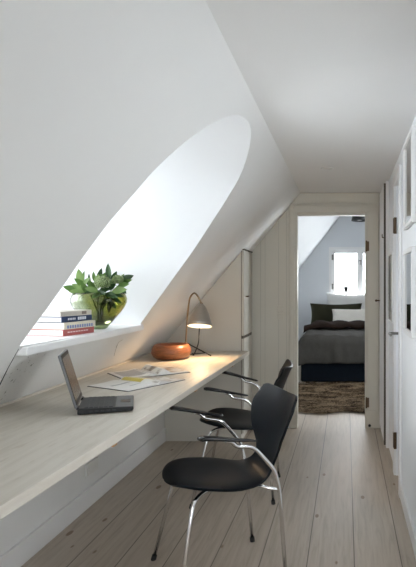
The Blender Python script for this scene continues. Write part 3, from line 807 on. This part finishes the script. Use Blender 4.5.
stalk('leafy_branch', 'leafy branch with light green upright leaf left of the flower heads', 'branch', zp(112, 160, -.03), (.016, -.008, .03),
      [(110, 160, 96, 70, -.03, -.03, .023, 'leafpale'), (120, 150, 128, 82, -.02, .0, .017, 'leaf'), (125, 165, 75, 120, -.05, -.08, .018, 'leaf'), (118, 160, 158, 118, -.05, -.07, .018, 'leafpale'), (120, 180, 60, 150, -.06, -.08, .018, 'leafpale')])
stalk('leafy_branch', 'leafy branch leaning out low over the left rim of the vase', 'branch', zp(104, 188, -.04), (.02, 0, .03),
      [(100, 190, 16, 163, -.04, -.04, .023, 'leaf'), (120, 195, 45, 190, -.07, -.10, .020, 'leafpale'), (140, 195, 84, 160, -.08, -.11, .020, 'leafpale'), (150, 200, 110, 140, -.09, -.11, .019, 'leaf')])
stalk('leafy_branch', 'leafy branch with small upright leaves in the middle behind the flower heads', 'branch', zp(185, 140, .03), (.004, .012, .03),
      [(160, 155, 150, 95, .02, .03, .015, 'leafdark'), (185, 140, 173, 85, .03, .03, .016, 'leaf'), (200, 135, 216, 68, .03, .03, .016, 'leafdark'), (215, 140, 235, 90, .04, .05, .015, 'leaf'), (170, 165, 130, 128, -.02, -.05, .018, 'leafdark'), (185, 150, 200, 100, .0, -.02, .017, 'leafpale')])
stalk('leafy_branch', 'low leafy branch spreading over the front rim of the vase', 'branch', zp(175, 185, -.08), (.004, -.014, .03),
      [(165, 190, 120, 165, -.09, -.11, .020, 'leaf'), (175, 185, 150, 130, -.08, -.09, .019, 'leaf'), (180, 195, 240, 205, -.10, -.13, .018, 'leafdark'), (170, 195, 118, 205, -.10, -.13, .018, 'leafdark'), (185, 180, 185, 128, -.07, -.07, .017, 'leafdark'), (205, 185, 262, 178, -.08, -.08, .020, 'leafdark'), (255, 180, 290, 150, -.05, -.05, .018, 'leafdark')])
stalk('leafy_branch', 'dark leafy branch hanging inside the right half of the vase', 'branch', zp(270, 195, -.03), (.0, .014, .03),
      [(262, 215, 320, 250, -.06, -.09, .015, 'leafdark'), (255, 225, 290, 280, -.06, -.09, .014, 'leafdark'), (250, 230, 210, 262, -.05, -.08, .014, 'leafdark'), (268, 205, 330, 215, -.06, -.08, .015, 'leafdark'), (255, 245, 255, 300, -.05, -.08, .013, 'leafdark')])

# ================================================================= BEDROOM THINGS
t = thing('bed', 'bed on a dark navy base in the room beyond the doorway', 'bed', (.2, 7.95, 0))
b = MB(); b.box(-.78, .95, -.87, .87, .02, .34); b.obj('bed_base', paint('dark_navy_fabric', (.007, .010, .015), .9, .2, 30, spec=.05), t, bevel=.02, seg=3)
b = MB(); b.box(-.79, .96, -.88, .89, .345, .60); b.obj('mattress', M['paper'], t, bevel=.06, seg=4)
for sx in (-.70, .86):
    for sy in (-.80, .80):
        b = MB(); b.tube([(sx, sy, 0), (sx, sy, .065)], [.022, .03], 12); b.obj('leg', M['black'], t)
# grey bedspread
M['spread'] = cloth('grey_brown_linen', (.070, .067, .061), (.046, .044, .040), 240, .9, 6)
t = thing('bedspread', 'grey linen bedspread hanging over the foot of the bed', 'bedspread', (.2, 7.95, .61))
b = MB()
rows = []
yprof = [(-.905, -.345), (-.915, -.25), (-.915, -.15), (-.91, -.07), (-.885, -.012), (-.84, .012), (-.6, .02), (-.3, .02), (0, .02), (.3, .02)]
for yi, (yy, zz) in enumerate(spline([Vector((0, a, c)) for a, c in yprof], 4) and [(p.y, p.z) for p in spline([Vector((0, a, c)) for a, c in yprof], 4)]):
    row = []
    for k in range(61):
        u = -1 + 2 * k / 60; x = u * .98
        xe = .80; ax = abs(x); dz = 0
        over = max(0, ax - xe + .06)
        cx = math.copysign(min(ax, xe + .03), x) if x < 0 else math.copysign(min(ax, .99), x)
        if x < 0 and over > 0: dz = -min(over, .24) * 1.3 * (1 if over < .3 else 1)
        wav = .010 * math.sin(x * 19 + 1.3) * min(1, max(0, -zz) * 4) + .006 * math.sin(x * 31 + yy * 8) + .005 * math.sin(yy * 23 + x * 7)
        row.append((cx, yy - abs(wav) * (1 if zz < 0 else 0), max(-.36, zz + min(0, dz)) + (wav if zz >= 0 else .3 * wav)))
    rows.append(row)
b.grid(rows); b.obj('cloth', M['spread'], t, smooth=True, solid=.012)
# brown blanket
t = thing('blanket', 'dark brown blanket folded across the bed in front of the pillows', 'blanket', (.2, 8.06, .645))
b = MB(); rows = []
for i in range(17):
    a = i / 16; y = -.30 + .40 * a
    rows.append([(-.80 + 1.6 * k / 40, y + .03 * math.sin(k * .5) + .015 * math.sin(k * 1.3), .02 + .075 * math.sin(PI * a) ** .5 + .012 * math.sin(k * .9 + a * 5) - (.0 if k > 4 else (4 - k) * .018)) for k in range(41)])
b.grid(rows); b.obj('cloth', cloth('dark_brown_wool', (.025, .015, .011), (.015, .009, .007), 200), t, smooth=True, solid=.02)
def pillow(label, loc, w, h, th, mat, lean=.9, rz=0):
    t = thing('pillow', label, 'pillow', loc, rz)
    b = MB()
    N = 20
    for sgn in (1, -1):
        rows = []
        for i in range(N + 1):
            u = -1 + 2 * i / N; row = []
            for j in range(N + 1):
                v = -1 + 2 * j / N
                px = u * w / 2 * (1 - .09 * (1 - abs(u) ** 2) * 0 - .07 * (1 - v * v) * abs(u) ** 3 * 0 - .08 * (1 - v * v) * u * u)
                pv = v * h / 2 * (1 - (.20 if v > 0 else .08) * (1 - abs(u) ** 1.6) * v * v)
                d = th / 2 * ((1 - u ** 4) * (1 - v ** 4)) ** .6 + .006 * math.sin(u * 7 + v * 3) * (1 - u * u) * (1 - v * v)
                row.append((px, -math.sin(lean) * d * sgn + math.cos(lean) * pv, (pv) * math.sin(lean) + math.cos(lean) * d * sgn + h / 2 * math.sin(lean)))
            rows.append(row)
        b.grid(rows)
    bmesh.ops.remove_doubles(b.bm, verts=b.bm.verts, dist=1e-4)
    b.obj('cushion', mat, t, smooth=True, sub=1)
    return t
M['white_linen'] = cloth('white_linen', (.74, .73, .71), (.64, .63, .61), 240)
M['olive'] = cloth('dark_olive_linen', (.034, .034, .020), (.022, .022, .013), 240)
M['cream_linen'] = cloth('cream_linen', (.70, .675, .62), (.58, .55, .50), 240)
pillow('white pillow at the back of the bed, under the bedroom window', (.10, 8.72, .615), .86, .60, .18, M['white_linen'], 1.15)
pillow('dark olive green pillow leaning on the left of the bed', (-.15, 8.42, .615), .84, .43, .16, M['olive'], 1.1, .03)
pillow('small cream white pillow in front of the olive pillow', (.10, 8.17, .645), .66, .33, .15, M['cream_linen'], .95, -.04)

# candlestick on the bedroom sill
t = thing('candlestick', 'black candlestick standing on the bedroom window sill', 'candlestick', (.0, BY1 - .06, BWZ0))
b = MB(); b.lathe([(.001, 0), (.04, 0), (.042, .012), (.018, .022), (.014, .05), (.022, .07), (.014, .085), (.02, .12), (.034, .15), (.038, .195), (.032, .20), (.001, .195)], 28)
b.obj('holder', M['blackmetal'], t, smooth=True)
# bedroom pendant
t = thing('pendant_lamp', 'black dome ceiling lamp in the bedroom seen at the door head', 'lamp', (.168, 7.0, 2.0))
b = MB(); b.lathe([(.004, .245), (.05, .24), (.075, .20), (.092, .14), (.10, .085), (.097, .085), (.088, .13), (.07, .185), (.001, .21)], 40)
b.lathe([(.001, .10), (.03, .095), (.05, .12), (.05, .17)], 24); b.obj('lamp_shade', M['blackmetal'], t, smooth=True)
b = MB(); b.tube([(0, 0, .24), (0, 0, BCZ - 2.0)], .004, 8); b.obj('cord', M['black'], t)

# fur rug
t = thing('fur_rug', 'shaggy brown fur rug on the floor between doorway and bed', 'rug', (0, 6.25, 0.001))
def mk_fur():
    tt = NT('brown_fur'); v = tt.coords((1.1, 4.5, 1)); n = tt.noise(v, 2.6, 5, .65, 1.0)
    return tt.bsdf(tt.ramp(n, [(.30, (.010, .007, .004)), (.46, (.050, .032, .019)), (.58, (.30, .22, .14)), (.70, (.03, .019, .011))]), .9, Specular_IOR_Level=.05)
fur = mk_fur()
b = MB()
def ruge(x): return -.82 + .045 * math.sin(x * 6 + .5) + .03 * math.sin(x * 15 + 2) - .09 * x
rows = []
for i in range(31):
    x = -.85 + 1.9 * i / 30
    rows.append([(x, ruge(x) + (.80 - ruge(x)) * k / 24, .006 + .018 * (1 if 0 < k < 24 and 0 < i < 30 else 0) + .008 * math.sin(x * 11 + k) * (1 if k > 0 else 0)) for k in range(25)])
b.grid(rows)
for k in range(5200):
    x = random.uniform(-.8, 1.0); y = ruge(x) + random.random() ** 1.15 * (.79 - ruge(x)) - .0
    a = random.gauss(.35 if math.sin(x * 5 + y * 4) > 0 else -.35, .5) - PI / 2 * 0
    ln = random.uniform(.05, .10); dx, dy = math.cos(a) * ln * (1 if random.random() < .6 else -1), -abs(math.sin(a)) * ln - .012
    w = .004; z0 = .018
    p0 = Vector((x, y, z0)); p1 = p0 + Vector((dx * .5, dy * .5, .022)); p2 = p0 + Vector((dx, dy, random.uniform(-.008, .012)))
    n_ = Vector((-dy, dx, 0)).normalized() * w
    a0, a1, c0, c1, tt_ = b.v(p0 - n_), b.v(p0 + n_), b.v(p1 - n_ * .8), b.v(p1 + n_ * .8), b.v(p2)
    b.face([a0, a1, c1, c0]); b.face([c0, c1, tt_])
b.obj('fur', fur, t, smooth=True, weld=False)

# ================================================================= LIGHT
w = bpy.data.worlds.new('sky'); SC.world = w; w.use_nodes = True
nt = w.node_tree; bg = nt.nodes['Background']
tcw = nt.nodes.new('ShaderNodeTexCoord'); sx = nt.nodes.new('ShaderNodeSeparateXYZ'); rp = nt.nodes.new('ShaderNodeValToRGB')
nt.links.new(tcw.outputs['Generated'], sx.inputs[0]); nt.links.new(sx.outputs[2], rp.inputs[0])
rp.color_ramp.elements[0].position = 0; rp.color_ramp.elements[0].color = (.62, .66, .68, 1)
rp.color_ramp.elements[1].position = .35; rp.color_ramp.elements[1].color = (.93, .97, 1, 1)
nt.links.new(rp.outputs[0], bg.inputs[0]); bg.inputs[1].default_value = 5.0

def portal(name, loc, rot, sx_, sy_):
    l = bpy.data.lights.new(name, 'AREA'); l.shape = 'RECTANGLE'; l.size = sx_; l.size_y = sy_; l.cycles.is_portal = True
    o = bpy.data.objects.new(name, l); COL.objects.link(o); o.location = loc; o.rotation_euler = rot
zs = [p.z for p in outl]; ys = [p.y for p in outl]
portal('daylight_niche', (NX - .08, (min(ys) + max(ys)) / 2, (min(zs) + max(zs)) / 2), (0, -PI / 2, 0), max(zs) - min(zs), max(ys) - min(ys))
portal('added_daylight_near', ((WX0 + WX1) / 2, BACK - .12, (WZ0 + WZ1) / 2), (PI / 2, 0, 0), WX1 - WX0, WZ1 - WZ0)
portal('added_daylight_right', (RW + .13, (RY0 + RY1) / 2, (RZ0 + RZ1) / 2), (0, PI / 2, 0), RZ1 - RZ0, RY1 - RY0)
portal('daylight_bedroom', ((BW0 + BW1) / 2, BY1 + .14, (BWZ0 + BWZ1) / 2), (-PI / 2, 0, 0), BW1 - BW0, BWZ1 - BWZ0)
portal('added_daylight_bedroom_side', (BXR + .13, 6.25, 1.35), (0, PI / 2, 0), 1.5, 1.3)
portal('added_daylight_roof', SM @ Vector((0, 0, .1)), Vector((.768, 0, -.64)).to_track_quat('-Z', 'Y').to_euler(), 2 * hu, 2 * hu)
l = bpy.data.lights.new('lamp_bulb_light', 'SPOT'); l.energy = 3.0; l.color = (1, .66, .36); l.shadow_soft_size = .03; l.spot_size = math.radians(150); l.spot_blend = .5
o = bpy.data.objects.new('lamp_bulb_light', l); COL.objects.link(o); o.location = base + tiltM @ (apex + Vector((0, 0, -.14))); o.rotation_euler = (math.radians(-15), 0, 0)

SC.view_settings.view_transform = 'Standard'; SC.view_settings.look = 'None'
SC.view_settings.gamma = 1; SC.view_settings.use_curve_mapping = False
SC.view_settings.exposure = 1.8
SC.cycles.use_denoising = True
SC.cycles.max_bounces = 14; SC.cycles.diffuse_bounces = 8; SC.cycles.glossy_bounces = 4; SC.cycles.transmission_bounces = 10; SC.cycles.transparent_max_bounces = 12
SC.cycles.sample_clamp_indirect = 8
